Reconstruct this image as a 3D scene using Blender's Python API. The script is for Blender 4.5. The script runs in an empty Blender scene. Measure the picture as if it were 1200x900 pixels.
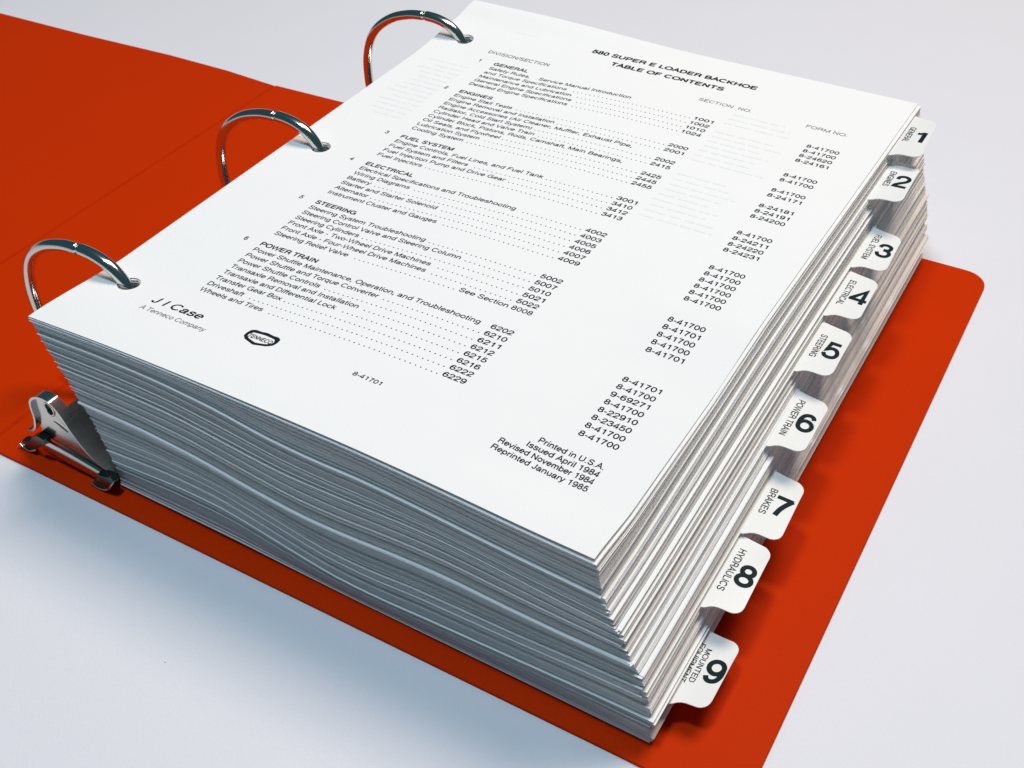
import bpy, math, random, os
import numpy as np
from mathutils import Matrix, Vector
random.seed(7)
rng = np.random.default_rng(11)
SC = bpy.context.scene
COL = SC.collection
MM = 0.001
Z0 = 73.2            # height of the top page above the table in mm; local z = 0 is the top page

# ------------------------------------------------------------------ camera
def P(x, y, z):
    return Vector((x * MM, y * MM, (z + Z0) * MM))

cam_d = bpy.data.cameras.new("camera")
cam = bpy.data.objects.new("camera", cam_d)
COL.objects.link(cam)
SC.camera = cam
ROT = [[0.854235, 0.518682, -0.035383], [0.318276, -0.575565, -0.753276], [-0.411076, 0.632213, -0.656752]]
CPOS = [311.883, -183.172, 241.449]
r = Matrix(((ROT[0][0], -ROT[1][0], -ROT[2][0]),
            (ROT[0][1], -ROT[1][1], -ROT[2][1]),
            (ROT[0][2], -ROT[1][2], -ROT[2][2])))
cam.matrix_world = Matrix.Translation(P(*CPOS)) @ r.to_4x4()
cam_d.sensor_width = 36.0
cam_d.lens = 36.0 * 1401.8 / 1200.0
cam_d.clip_start = 0.01
cam_d.clip_end = 50.0
cam_d.dof.use_dof = True
cam_d.dof.focus_distance = 0.385
cam_d.dof.aperture_fstop = 60.0

# ------------------------------------------------------------------ light
W = bpy.data.worlds.new("World")
SC.world = W
W.use_nodes = True
W.node_tree.nodes["Background"].inputs[0].default_value = (0.25, 0.72, 1.0, 1)
W.node_tree.nodes["Background"].inputs[1].default_value = 0.10

def area(name, loc, target, size, power, color, sy=None):
    d = bpy.data.lights.new(name, 'AREA')
    d.shape = 'RECTANGLE'
    d.size = size
    d.size_y = sy or size
    d.energy = power
    d.color = color
    o = bpy.data.objects.new(name, d)
    COL.objects.link(o)
    o.location = loc
    o.rotation_euler = (Vector(target) - Vector(loc)).to_track_quat('-Z', 'Y').to_euler()
    return o

area("ceiling_lamp", (0.03, -0.08, 1.6), (0.10, 0.10, 0.03), 0.22, 10.0, (0.78, 1.0, 1.19))
area("window_light", (0.36, 0.71, 1.54), (0.10, 0.10, 0.03), 0.62, 16.4, (1.20, 1.0, 0.86))
# unfiltered guide passes keep the small print crisp
SC.cycles.use_denoising = True
SC.cycles.denoising_input_passes = 'RGB_ALBEDO_NORMAL'
SC.cycles.denoising_prefilter = 'NONE'
SC.cycles.use_adaptive_sampling = False
vs = SC.view_settings
vs.view_transform = 'Standard'
vs.look = 'None'
vs.exposure = 0.0
vs.gamma = 1.0
vs.use_curve_mapping = False

# ------------------------------------------------------------------ materials
def mat(name, col, rough=0.5, metal=0.0, spec=0.5, noise=0.0, nscale=300.0, bump=0.0, bscale=800.0, coat=0.0, sub=0.0):
    m = bpy.data.materials.new(name)
    m.use_nodes = True
    nt = m.node_tree
    b = nt.nodes["Principled BSDF"]
    b.inputs["Base Color"].default_value = (*col, 1)
    b.inputs["Roughness"].default_value = rough
    b.inputs["Metallic"].default_value = metal
    b.inputs["Specular IOR Level"].default_value = spec
    b.inputs["Coat Weight"].default_value = coat
    tc = nt.nodes.new("ShaderNodeTexCoord")
    if noise:
        n = nt.nodes.new("ShaderNodeTexNoise")
        n.inputs["Scale"].default_value = nscale
        n.inputs["Detail"].default_value = 5
        nt.links.new(tc.outputs["Object"], n.inputs["Vector"])
        mx = nt.nodes.new("ShaderNodeMix")
        mx.data_type = 'RGBA'
        mx.inputs[6].default_value = (*[c * (1 - noise) for c in col], 1)
        mx.inputs[7].default_value = (*[min(1, c * (1 + noise)) for c in col], 1)
        nt.links.new(n.outputs["Fac"], mx.inputs[0])
        nt.links.new(mx.outputs[2], b.inputs["Base Color"])
    if bump:
        n2 = nt.nodes.new("ShaderNodeTexNoise")
        n2.inputs["Scale"].default_value = bscale
        n2.inputs["Detail"].default_value = 4
        nt.links.new(tc.outputs["Object"], n2.inputs["Vector"])
        bp = nt.nodes.new("ShaderNodeBump")
        bp.inputs["Strength"].default_value = bump
        bp.inputs["Distance"].default_value = 0.0003
        nt.links.new(n2.outputs["Fac"], bp.inputs["Height"])
        nt.links.new(bp.outputs["Normal"], b.inputs["Normal"])
    return m

M_TABLE = mat("white_tabletop", (0.78, 0.77, 0.80), 0.55, spec=0.3, noise=0.012, nscale=25, bump=0.25, bscale=900)
M_PAPER = mat("white_paper", (0.89, 0.88, 0.86), 0.75, spec=0.2, noise=0.012, nscale=90, bump=0.35, bscale=1500)
M_CARD = mat("divider_card", (0.85, 0.845, 0.81), 0.5, spec=0.3, noise=0.01, nscale=90, bump=0.1, bscale=1200)
M_TAB = mat("laminated_tab", (0.86, 0.855, 0.82), 0.28, spec=0.5)
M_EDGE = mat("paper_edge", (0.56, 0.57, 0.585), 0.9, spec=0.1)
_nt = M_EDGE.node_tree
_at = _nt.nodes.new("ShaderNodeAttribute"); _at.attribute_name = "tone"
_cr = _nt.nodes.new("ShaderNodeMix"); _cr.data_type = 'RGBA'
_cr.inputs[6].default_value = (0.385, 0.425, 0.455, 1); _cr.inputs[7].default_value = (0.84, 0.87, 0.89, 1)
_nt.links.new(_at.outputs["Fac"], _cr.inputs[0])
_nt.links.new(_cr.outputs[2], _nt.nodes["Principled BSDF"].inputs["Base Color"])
M_INK = mat("black_ink", (0.010, 0.014, 0.020), 0.7, spec=0.15, noise=0.3, nscale=2500)
M_INKG = mat("grey_ink", (0.10, 0.11, 0.12), 0.5, spec=0.3)
M_GHOST = mat("show_through_print", (0.845, 0.85, 0.84), 0.75, spec=0.2)
M_TINK = mat("tab_ink", (0.004, 0.014, 0.018), 0.6, spec=0.15)
M_ORANGE = mat("orange_vinyl", (0.55, 0.030, 0.0005), 0.5, spec=0.03, noise=0.05, nscale=14, bump=0.3, bscale=1400)
M_NICKEL = mat("nickel_plated_steel", (0.68, 0.65, 0.58), 0.15, metal=1.0, noise=0.05, nscale=60)
M_STEEL = mat("bright_steel", (0.62, 0.60, 0.54), 0.16, metal=1.0, bump=0.1, bscale=300)
M_DARKSTEEL = mat("dark_steel", (0.08, 0.11, 0.10), 0.25, metal=1.0)

# ------------------------------------------------------------------ helpers
def link(name, me, parent=None, m=None):
    o = bpy.data.objects.new(name, me)
    COL.objects.link(o)
    if parent is not None:
        o.parent = parent
    if m is not None:
        me.materials.append(m)
    return o

def props(o, label=None, cat=None, group=None, kind=None):
    if label: o["label"] = label
    if cat: o["category"] = cat
    if group: o["group"] = group
    if kind: o["kind"] = kind
    return o

def mesh(name, verts, faces, smooth=False):
    me = bpy.data.meshes.new(name)
    v = np.asarray(verts, float).copy()
    v[:, 2] += Z0
    me.from_pydata((v * MM).tolist(), [], faces)
    if smooth:
        me.polygons.foreach_set("use_smooth", [True] * len(me.polygons))
    me.update()
    return me

def sstep(x, a, b):
    t = np.clip((np.asarray(x, float) - a) / (b - a), 0, 1)
    return t * t * (3 - 2 * t)

# ------------------------------------------------------------------ the shape of the stack
XK = np.array([0, 30, 55, 80, 100, 120, 135, 155, 175, 195, 216.])
ROWS = [
    (-72.0, [-72] * 11),
    (-66.0, [-66, -64.5, -64, -67, -68.6, -68.5, -68, -67.2, -66.5, -66, -66]),
    (-56.0, [-56, -52.5, -52.5, -57.5, -61.5, -61.5, -60, -59, -58, -57, -56.4]),
    (-46.0, [-45.4, -43.5, -43.6, -47.5, -51.5, -51.5, -49.6, -49, -48.5, -47, -46]),
    (-33.5, [-33.4, -33, -34.6, -38, -39.6, -38.6, -37.0, -36.2, -37.2, -37.6, -37]),
    (-25.0, [-24.6, -23.5, -23.8, -27, -29.5, -29, -27.5, -26.5, -27.5, -28.5, -29]),
    (-19.5, [-19.2, -17.9, -17.8, -20.6, -22.4, -21.8, -21.0, -20.0, -21.2, -23.4, -24.6]),
    (-12.0, [-12, -10.5, -10.4, -12.5, -15.2, -15.8, -15.2, -15.4, -16.8, -18.4, -19.6]),
    (-6.0, [-6, -4.2, -3.8, -5.2, -8.4, -9.2, -8.6, -9.6, -11.2, -12.6, -13.6]),
    (-2.0, [-2, -0.3, 0.3, 0.2, -0.6, -1.0, -1.0, -2.0, -3.2, -4.4, -5.2]),
    (0.0, [0, 1.9, 2.8, 3.3, 3.5, 3.5, 3.4, 2.8, 1.8, 0.6, 0.0]),
]
RZ = np.array([a for a, _ in ROWS])
XF = np.linspace(0, 216, 217)
def _smooth(vals):
    f = np.interp(XF, XK, vals)
    pad = np.r_[np.full(20, f[0]) + (np.arange(-20, 0)) * (f[1] - f[0]), f, np.full(20, f[-1]) + np.arange(1, 21) * (f[-1] - f[-2])]
    k = np.exp(-np.linspace(-2, 2, 29) ** 2)
    k /= k.sum()
    return np.convolve(pad, k, 'same')[20:-20]
TAB = np.array([_smooth(v) for _, v in ROWS])            # rows x 217
XOZ = np.array([-72, -61, -51, -40, -33, -22, -13, 0.])
XOX = np.array([19.3, 19.3, 17.1, 14.6, 11.6, 8.2, 4.5, 0.])
def xshift(z, y):
    return np.interp(z, XOZ, XOX) * (1 - 0.24 * np.asarray(y, float) / 280)
# two fine waves so neighbouring bundles do not run exactly parallel
def zfield(s, x, y):
    """s = nominal height of the sheet (mm, -72..0) at its left front corner; x, y on the sheet"""
    x = np.clip(np.asarray(x, float), 0, 216); y = np.asarray(y, float)
    xi = np.clip(x, 0, 215.999); i0 = xi.astype(int); fx = xi - i0
    k = int(np.clip(np.searchsorted(RZ, s) - 1, 0, len(RZ) - 2))
    fz = (s - RZ[k]) / (RZ[k + 1] - RZ[k])
    rowf = TAB[k] * (1 - fz) + TAB[k + 1] * fz
    front = rowf[i0] * (1 - fx) + rowf[np.clip(i0 + 1, 0, 216)] * fx
    lam = 95 - 55 * sstep(s, -12, 0)
    base = s + (-0.06 * (-s) * 0) 
    w = np.exp(-(np.abs(y) / lam) ** 1.35)
    z = base + (front - base) * w
    top = sstep(s, -30, 0)
    # the left side of the upper sheets sags between the rings, the corners curl up
    g = 1 - sstep(x, 35, 125)
    wy = sstep(y, 0, 45) - sstep(y, 225, 268) - 0.85 * sstep(y, 262, 279)
    z = z - 2.9 * g * wy * top
    # the right edge dips a little near the front
    z = z - 2.3 * sstep(x, 150, 195) * (sstep(y, 0, 24) - sstep(y, 75, 115)) * top * (0.4 + 0.6 * sstep(s, -6, 0))
    return z

# ------------------------------------------------------------------ sheet topology (grid with three punched holes)
HX, HYS, HR = 14.7, (31.7, 139.7, 247.7), 4.1
def grid_topology(xs, ys, nh):
    xs = list(xs); ys = list(ys)
    nx, ny = len(xs), len(ys)
    pts = [(x, y) for y in ys for x in xs]
    idx = lambda i, j: j * nx + i
    quads = []; holes = []
    ic = max(i for i in range(nx) if xs[i] < HX)
    jc = [max(j for j in range(ny) if ys[j] < h) for h in HYS]
    for j in range(ny - 1):
        for i in range(nx - 1):
            if i == ic and j in jc:
                hy = HYS[jc.index(j)]
                ring = []
                for k in range(nh):
                    a = 2 * math.pi * (k + 0.5) / nh - 3 * math.pi / 4 - math.pi / nh
                    ring.append(len(pts)); pts.append((HX + HR * math.cos(a), hy + HR * math.sin(a)))
                c = [idx(i, j), idx(i + 1, j), idx(i + 1, j + 1), idx(i, j + 1)]
                q = nh // 4
                for s_ in range(4):
                    a, b = c[s_], c[(s_ + 1) % 4]
                    seg = [ring[(s_ * q + t) % nh] for t in range(q + 1)]
                    h = q // 2
                    for t in range(q):
                        if t < h: quads.append((a, seg[t + 1], seg[t]))
                        else: quads.append((b, seg[t + 1], seg[t]))
                    quads.append((a, b, seg[h]))
                holes.append(ring)
            else:
                quads.append((idx(i, j), idx(i + 1, j), idx(i + 1, j + 1), idx(i, j + 1)))
    border = [idx(i, 0) for i in range(nx)] + [idx(nx - 1, j) for j in range(1, ny)] + \
             [idx(i, ny - 1) for i in range(nx - 2, -1, -1)] + [idx(0, j) for j in range(ny - 2, 0, -1)]
    return np.array(pts), quads, border, holes

def sheet_template(xs, ys, nh, name, mtop, smooth=False):
    pts, q, border, holes = grid_topology(xs, ys, nh)
    n = len(pts)
    faces = list(q) + [tuple(v + n for v in reversed(f)) for f in q]
    nflat = len(faces)
    rims = []
    for k in range(len(border)):
        a, b = border[k], border[(k + 1) % len(border)]
        rims.append((b, a, a + n, b + n))
    for ring in holes:
        for k in range(len(ring)):
            a, b = ring[k], ring[(k + 1) % len(ring)]
            rims.append((a, b, b + n, a + n))
    faces += rims
    me = bpy.data.meshes.new(name)
    v = np.zeros((2 * n, 3)); v[:n, :2] = pts; v[n:, :2] = pts; v[n:, 2] = -0.1
    me.from_pydata((v * MM).tolist(), [], faces)
    me.materials.append(mtop); me.materials.append(M_EDGE)
    mi = np.zeros(len(faces), int); mi[nflat:] = 1
    me.polygons.foreach_set("material_index", mi)
    if smooth:
        me.polygons.foreach_set("use_smooth", np.ones(len(faces), bool))
        me.set_sharp_from_angle(angle=math.radians(30))
    me.update()
    return me, pts

def fill_sheet(me, pts, s, dx, dy, t, wx=1.0, wy=1.0, skew=0.0, tone=0.4, wav=None):
    n = len(pts)
    x = pts[:, 0]; y = pts[:, 1]
    zb = zfield(s, x, y)
    if wav is not None and wav[0] > 0:
        A, fr, ph = wav
        zb = zb + A * np.sin(2 * np.pi * (fr * x / 216 + ph)) * np.exp(-y / 90) + 0.35 * A * np.sin(2 * np.pi * (fr * y / 280 + 2 * ph)) * (x / 216) ** 4
    X = x * wx + xshift(s, y) + dx + skew * (y / 280.0)
    Y = y * wy + dy - skew * (x / 280.0)
    v = np.empty((2 * n, 3))
    v[:n, 0] = X; v[n:, 0] = X; v[:n, 1] = Y; v[n:, 1] = Y
    v[:n, 2] = zb; v[n:, 2] = zb - t
    v[:, 2] += Z0
    me.vertices.foreach_set("co", (v * MM).astype(np.float32).ravel())
    at = me.attributes.get("tone") or me.attributes.new("tone", 'FLOAT', 'POINT')
    at.data.foreach_set("value", np.full(2 * n, tone, np.float32))
    me.update()

XS = sorted(set([0, 5, 10.2, 19.2, 25, 31, 38, 45, 52, 59, 66, 73, 80, 87, 94, 101, 108, 115, 122, 129, 136, 143, 150, 158, 166, 174, 182, 190, 198, 207, 216]))
YS = [0, 5, 10, 16, 21.5, 27.2, 36.2, 45, 58, 75, 95, 115, 135.2, 144.2, 165, 190, 210, 222, 230, 237, 243.2, 252.2, 258, 264, 269, 274, 279.4]
SHEET_T, SHEET_P = sheet_template(XS, YS, 8, "paper_sheet", M_PAPER)

# ------------------------------------------------------------------ the table
tb = mesh("table_top", [(-2500, -2500, -Z0), (3000, -2500, -Z0), (3000, 3500, -Z0), (-2500, 3500, -Z0),
                        (-2500, -2500, -Z0 - 25), (3000, -2500, -Z0 - 25), (3000, 3500, -Z0 - 25), (-2500, 3500, -Z0 - 25)],
          [(0, 1, 2, 3), (7, 6, 5, 4), (0, 4, 5, 1), (1, 5, 6, 2), (2, 6, 7, 3), (3, 7, 4, 0)])
props(link("table_top", tb, None, M_TABLE), kind="structure")
# a few specks of dust in front of the binder
sv = []; sf = []
for (x, y, rr) in [(24, -87, .22), (88, -50, .26), (66, -140, .2), (330, 60, .15)]:
    b0 = len(sv)
    for k in range(6):
        a = k * math.pi / 3
        sv.append((x + rr * math.cos(a) * random.uniform(.6, 1.2), y + rr * math.sin(a) * random.uniform(.6, 1.2), -Z0 + 0.02))
    sv.append((x, y, -Z0 + rr * 0.7))
    for k in range(6): sf.append((b0 + k, b0 + (k + 1) % 6, b0 + 6))
props(link("dust_specks", mesh("dust_specks", sv, sf), None, mat("dust", (0.25, 0.24, 0.22), 0.9)),
      "tiny dark dust specks lying on the white table in front of the binder", "dust", kind="stuff")

# ------------------------------------------------------------------ the binder
def empty(name, loc):
    o = bpy.data.objects.new(name, None)
    COL.objects.link(o)
    o.empty_display_size = 0.02
    return o
binder = empty("ring_binder", None)
props(binder, "open bright orange ring binder lying flat under the thick stack of pages", "binder")

def rounded_poly(pts, radii, n=8):
    out = []
    m = len(pts)
    for i in range(m):
        p = Vector(pts[i]); a = Vector(pts[i - 1]); b = Vector(pts[(i + 1) % m]); rr = radii[i]
        if rr <= 0: out.append(tuple(p)); continue
        u = (a - p).normalized(); w = (b - p).normalized()
        ang = u.angle(w); d = rr / math.tan(ang / 2)
        c = p + (u + w).normalized() * (rr / math.sin(ang / 2))
        s = p + u * d; e = p + w * d
        a0 = math.atan2(s.y - c.y, s.x - c.x); a1 = math.atan2(e.y - c.y, e.x - c.x)
        da = (a1 - a0 + math.pi) % (2 * math.pi) - math.pi
        for k in range(n + 1):
            t = a0 + da * k / n
            out.append((c.x + rr * math.cos(t), c.y + rr * math.sin(t)))
    return out

def slab(name, outline, ztop, th, m, parent, bev=0.25):
    """flat board with a small eased edge"""
    n = len(outline)
    o = [Vector(p) for p in outline]
    inset = []
    for i in range(n):
        a = o[i - 1]; p = o[i]; b = o[(i + 1) % n]
        e1 = (p - a); e2 = (b - p)
        n1 = Vector((-e1.y, e1.x)).normalized() if e1.length > 1e-6 else Vector((0, 0))
        n2 = Vector((-e2.y, e2.x)).normalized() if e2.length > 1e-6 else n1
        nn = (n1 + n2).normalized()
        inset.append(p + nn * bev)
    v = [(p.x, p.y, ztop) for p in inset] + [(p.x, p.y, ztop - bev) for p in o] + [(p.x, p.y, ztop - th) for p in o]
    f = [tuple(range(n))]
    for i in range(n):
        j = (i + 1) % n
        f.append((i, n + i, n + j, j)); f.append((n + i, 2 * n + i, 2 * n + j, n + j))
    f.append(tuple(reversed(range(2 * n, 3 * n))))
    return link(name, mesh(name, v, f), parent, m)

ZC = -72.05
slab("back_cover", rounded_poly([(-43.0, -10.6), (267.0, -7.4), (260.6, 280.2), (-43.0, 277.9)], [0, 10, 10, 0]), ZC, 1.1, M_ORANGE, binder)
slab("spine", [(-135.6, -11.4), (-44.2, -10.6), (-44.2, 277.8), (-135.6, 274.2)], ZC - 0.0, 1.1, M_ORANGE, binder)
slab("front_cover", rounded_poly([(-444, -16.0), (-136.8, -11.4), (-136.8, 273.6), (-173, 275.6), (-218, 275.2), (-285, 271.6), (-361, 269.4), (-444, 267)],
                                 [10, 0, 0, 0, 0, 0, 0, 10]), ZC, 1.1, M_ORANGE, binder)
for (x0, y1) in ((-136.8, 273.7), (-44.2, 277.8)):
    # living hinge: a shallow rounded groove between the panels
    v = []; f = []
    xs_ = [0.0, 0.2, 0.5, 0.9, 1.2]; zs_ = [-0.15, -0.4, -0.5, -0.3, 0.05]
    for (yy) in (-10.7, y1):
        for a, b in zip(xs_, zs_): v.append((x0 + a, yy, ZC + b))
        for a, b in zip(xs_, zs_): v.append((x0 + a, yy, ZC - 1.0))
    for k in range(4): f.append((k, k + 1, 11 + k, 10 + k)); f.append((k + 5, k + 15, k + 16, k + 6)); f.append((k, k + 5, k + 6, k + 1)); f.append((k + 10, k + 11, k + 16, k + 15))
    f += [(0, 10, 15, 5), (4, 9, 19, 14)]
    link("hinge", mesh("hinge", v, f), binder, M_ORANGE)

def catmull(pts, n=8):
    pts = [Vector(p) for p in pts]
    P_ = [2 * pts[0] - pts[1]] + pts + [2 * pts[-1] - pts[-2]]
    out = []
    for i in range(1, len(P_) - 2):
        p0, p1, p2, p3 = P_[i - 1:i + 3]
        for k in range(n):
            t = k / n
            out.append(0.5 * ((2 * p1) + (-p0 + p2) * t + (2 * p0 - 5 * p1 + 4 * p2 - p3) * t * t + (-p0 + 3 * p1 - 3 * p2 + p3) * t ** 3))
    out.append(pts[-1])
    return out

def tube(name, path, rad, m, parent, ns=20, caps=True):
    v = []; f = []
    n = len(path)
    for i, p in enumerate(path):
        t = (path[min(i + 1, n - 1)] - path[max(i - 1, 0)]).normalized()
        side = Vector((0, 1, 0)); up = t.cross(side).normalized()
        rr = rad(i / (n - 1)) if callable(rad) else rad
        for k in range(ns):
            a = 2 * math.pi * k / ns
            v.append(tuple(p + side * rr * math.cos(a) + up * rr * math.sin(a)))
    for i in range(n - 1):
        for k in range(ns):
            a = i * ns + k; b = i * ns + (k + 1) % ns
            f.append((a, b, b + ns, a + ns))
    if caps:
        f.append(tuple(reversed(range(ns)))); f.append(tuple(range((n - 1) * ns, n * ns)))
    return link(name, mesh(name, v, f, True), parent, m)

RP_LEFT = [(-12, -68.5), (-20, -67.2), (-31, -62), (-40, -53), (-44.6, -42), (-45.3, -33), (-44.4, -23), (-41.0, -13), (-35.2, -5.4), (-26, 0.9), (-16, 4.4), (-7.5, 5.6)]
RP_RIGHT = [(-7.0, 5.75), (-1, 5.5), (4, 4.4), (8.2, 2.4), (11.6, -0.8), (14.0, -4.8), (17.0, -12), (20.5, -22), (24.5, -33), (27.8, -44), (30.3, -55), (31.0, -68.5)]
for yr in HYS:
    ring = empty("ring", None); ring.parent = binder
    k = 1.0
    tube("ring_arm", catmull([(a, yr, b) for a, b in RP_LEFT]), lambda t: 2.2 - 0.35 * max(0, (t - .985) / .015), M_NICKEL, ring)
    xq = -0.22 * yr / 280
    tube("ring_arm", catmull([(a + (xshift(b, yr) - xshift(b, 31.7) if b < 0 else 0), yr, b) for a, b in RP_RIGHT]), lambda t: 2.32 - 0.5 * max(0, (0.012 - t) / .012), M_NICKEL, ring)

# base channel of the ring mechanism under the pages, and the lever at its end
def extrude_profile(name, prof, y0, y1, th, m, parent, ny=1, smooth=True, taper=None):
    """sheet metal: open profile in x-z, thickness th, drawn along y"""
    pr = [Vector((a, b)) for a, b in prof]
    n = len(pr); off = []
    for i in range(n):
        t = (pr[min(i + 1, n - 1)] - pr[max(i - 1, 0)]).normalized()
        off.append(pr[i] + Vector((t.y, -t.x)) * th)
    loop = pr + off[::-1]
    L = len(loop); v = []; f = []
    for j in range(ny + 1):
        y = y0 + (y1 - y0) * j / ny
        for i, p in enumerate(loop):
            yy = y
            if taper: yy = y + taper(p.x, p.y, j / ny)
            v.append((p.x, yy, p.y))
    for j in range(ny):
        for i in range(L):
            a = j * L + i; b = j * L + (i + 1) % L
            f.append((a, b, b + L, a + L))
    for i in range(n - 1):
        for j, rev in ((0, False), (ny, True)):
            q = (j * L + i, j * L + L - 1 - i, j * L + L - 2 - i, j * L + i + 1)
            f.append(q if rev else tuple(reversed(q)))
    o = link(name, mesh(name, v, f, False), parent, m)
    if smooth:
        me = o.data
        me.polygons.foreach_set("use_smooth", [len(p.vertices) == 4 and True for p in me.polygons])
        me.set_sharp_from_angle(angle=math.radians(40))
    return o

mech = empty("ring_mechanism", None); mech.parent = binder
chan = [Vector((a, 0, b)) for a, b in [(-14, -71.4), (-13, -69), (-8, -66.5), (0, -64.2), (8, -63.4), (16, -64.2), (22, -66.6), (26, -69.4), (27, -71.4)]]
chan = [(p.x, p.z) for p in catmull(chan, 5)]
extrude_profile("base_channel", chan, 6.0, 272.0, 0.9, M_STEEL, mech)
# rivets on the channel
for yy in (18.0, 262.0):
    v = []; f = []
    for i in range(5):
        a = i / 4 * math.pi / 2
        for k in range(16):
            b = k * math.pi / 8
            v.append((6 + 4 * math.cos(a) * math.cos(b), yy + 4 * math.cos(a) * math.sin(b), -63.6 + 1.8 * math.sin(a)))
    for i in range(4):
        for k in range(16):
            f.append((i * 16 + k, i * 16 + (k + 1) % 16, (i + 1) * 16 + (k + 1) % 16, (i + 1) * 16 + k))
    link("rivet", mesh("rivet", v, f, True), mech, M_STEEL)

lever = empty("lever", None); lever.parent = binder
LP = [(-24.0, -61.0), (-22.2, -60.6), (-20.0, -58.8), (-18.2, -55.6), (-17.0, -51.5), (-16.7, -47.6), (-15.8, -43.6), (-13.0, -40.4), (-8.8, -38.4), (-4.6, -38.3),
      (-1.4, -40.2), (1.2, -44.0), (3.6, -49.6), (6.8, -55.0), (11.0, -59.6), (16.5, -63.2), (19.0, -65.4)]
lp = [(p.x, p.z) for p in catmull([Vector((a, 0, b)) for a, b in LP], 5)]
extrude_profile("flange", lp, -2.6, 1.6, 0.9, M_STEEL, lever, ny=1)
wing = [q for q in lp if q[0] > 0.2]
extrude_profile("wing_plate", [(a - 0.5, b - 0.3) for a, b in wing], 1.65, 20.0, 0.7, M_STEEL, lever, ny=1)
# web plate set back inside the flange, with its pivot hole and a pressed slot
hole_c = (-6.6, -44.2); hr = 2.4
outer = [p for p in lp if p[0] > -17.5][0:]
outer = [(a, b) for a, b in outer]
bottom = [(14.5, -67.6), (6.0, -65.6), (-3.0, -63.8), (-11.0, -62.4), (-16.6, -61.4)]
poly = [(a * 0.985 - 0.05, b - 0.8) for a, b in outer] + bottom
# bridge-free plate: ring of quads between the outline and the hole
N = 64
def resample(pl, n):
    pl = [Vector(p) for p in pl] + [Vector(pl[0])]
    L = [0]
    for a, b in zip(pl, pl[1:]): L.append(L[-1] + (b - a).length)
    out = []
    for k in range(n):
        s = L[-1] * k / n
        i = max(j for j in range(len(L) - 1) if L[j] <= s)
        t = (s - L[i]) / max(1e-9, L[i + 1] - L[i])
        out.append(pl[i].lerp(pl[i + 1], t))
    return out
ol = resample(poly, N)
# choose matching hole angles
angs = [math.atan2(p.y - hole_c[1], p.x - hole_c[0]) for p in ol]
v = []; f = []
for yb in (-1.2, -0.5):
    for p in ol: v.append((p.x, yb, p.y))
    for a in angs: v.append((hole_c[0] + hr * 0.8 * math.cos(a), yb, hole_c[1] + hr * 1.1 * math.sin(a)))
for k in range(N):
    j = (k + 1) % N
    f.append((k, j, N + j, N + k)); f.append((2 * N + k, 3 * N + k, 3 * N + j, 2 * N + j))
    f.append((N + k, N + j, 3 * N + j, 3 * N + k)); f.append((j, k, 2 * N + k, 2 * N + j))
web = link("web_plate", mesh("web_plate", v, f), lever, M_STEEL)
# raised collar round the hole, and the slot
def torus(name, c, y, R_, r_, m, parent, sx=1, sz=1):
    v = []; f = []
    for i in range(24):
        a = i * math.pi / 12
        for k in range(8):
            b = k * math.pi / 4
            rr = R_ + r_ * math.cos(b)
            v.append((c[0] + sx * rr * math.cos(a), y + r_ * math.sin(b), c[1] + sz * rr * math.sin(a)))
    for i in range(24):
        for k in range(8):
            f.append((i * 8 + k, ((i + 1) % 24) * 8 + k, ((i + 1) % 24) * 8 + (k + 1) % 8, i * 8 + (k + 1) % 8))
    return link(name, mesh(name, v, f, True), parent, m)
torus("pivot_collar", hole_c, -1.25, 2.7, 0.5, M_STEEL, lever, 0.8, 1.1)
v = []; f = []
for k in range(20):
    a = k * math.pi / 10
    v.append((hole_c[0] + 2.6 * math.cos(a), -0.42, hole_c[1] + 3.0 * math.sin(a)))
for k in range(20): v.append((v[k][0], 0.6, v[k][2]))
f.append(tuple(reversed(range(20)))[::-1]); f.append(tuple(range(20, 40)))
for k in range(20): f.append((k, (k + 1) % 20, 20 + (k + 1) % 20, 20 + k))
link("hole_shade_disc", mesh("hole_shade_disc", v, f), lever, M_DARKSTEEL)  # disc added behind the hole, painted dark for the shade inside
v = []; f = []
sl = [(-7.2, -50.2), (-5.4, -51.1), (-3.2, -52.4), (-1.0, -53.2), (-0.4, -53.0), (-2.0, -51.9), (-4.4, -50.8)]
for yb in (-1.35, -1.25):
    for a, b in sl: v.append((a, yb, b))
n = len(sl)
f.append(tuple(range(n))); f.append(tuple(reversed(range(n, 2 * n))))
for k in range(n): f.append((k, (k + 1) % n, n + (k + 1) % n, n + k))
link("slot", mesh("slot", v, f), lever, M_DARKSTEEL)
# folded bar along the bottom of the lever
prof_b = [(-2.3, 4.0), (-2.75, 3.3), (-3.0, 2.0), (-3.1, 0.2), (-3.0, -1.6), (-2.7, -3.0), (-2.2, -3.7), (-1.5, -3.7), (-1.4, 4.0)]
bx = [(-18.0, -66.8, 1.0), (-10.0, -67.3, 1.0), (-2.0, -67.8, .97), (6.0, -68.4, .90), (13.5, -69.0, .78)]
v = []; f = []; n = len(prof_b)
for (x_, z_, k_) in bx:
    for (a, b) in prof_b: v.append((x_, a, z_ + b * k_))
for i in range(len(bx) - 1):
    for k in range(n):
        a = i * n + k; b = i * n + (k + 1) % n
        f.append((a, b, b + n, a + n))
f.append(tuple(reversed(range(n)))); f.append(tuple(range((len(bx) - 1) * n, len(bx) * n)))
fb = link("folded_bar", mesh("folded_bar", v, f, True), lever, M_STEEL)
fb.data.set_sharp_from_angle(angle=math.radians(50))
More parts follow.
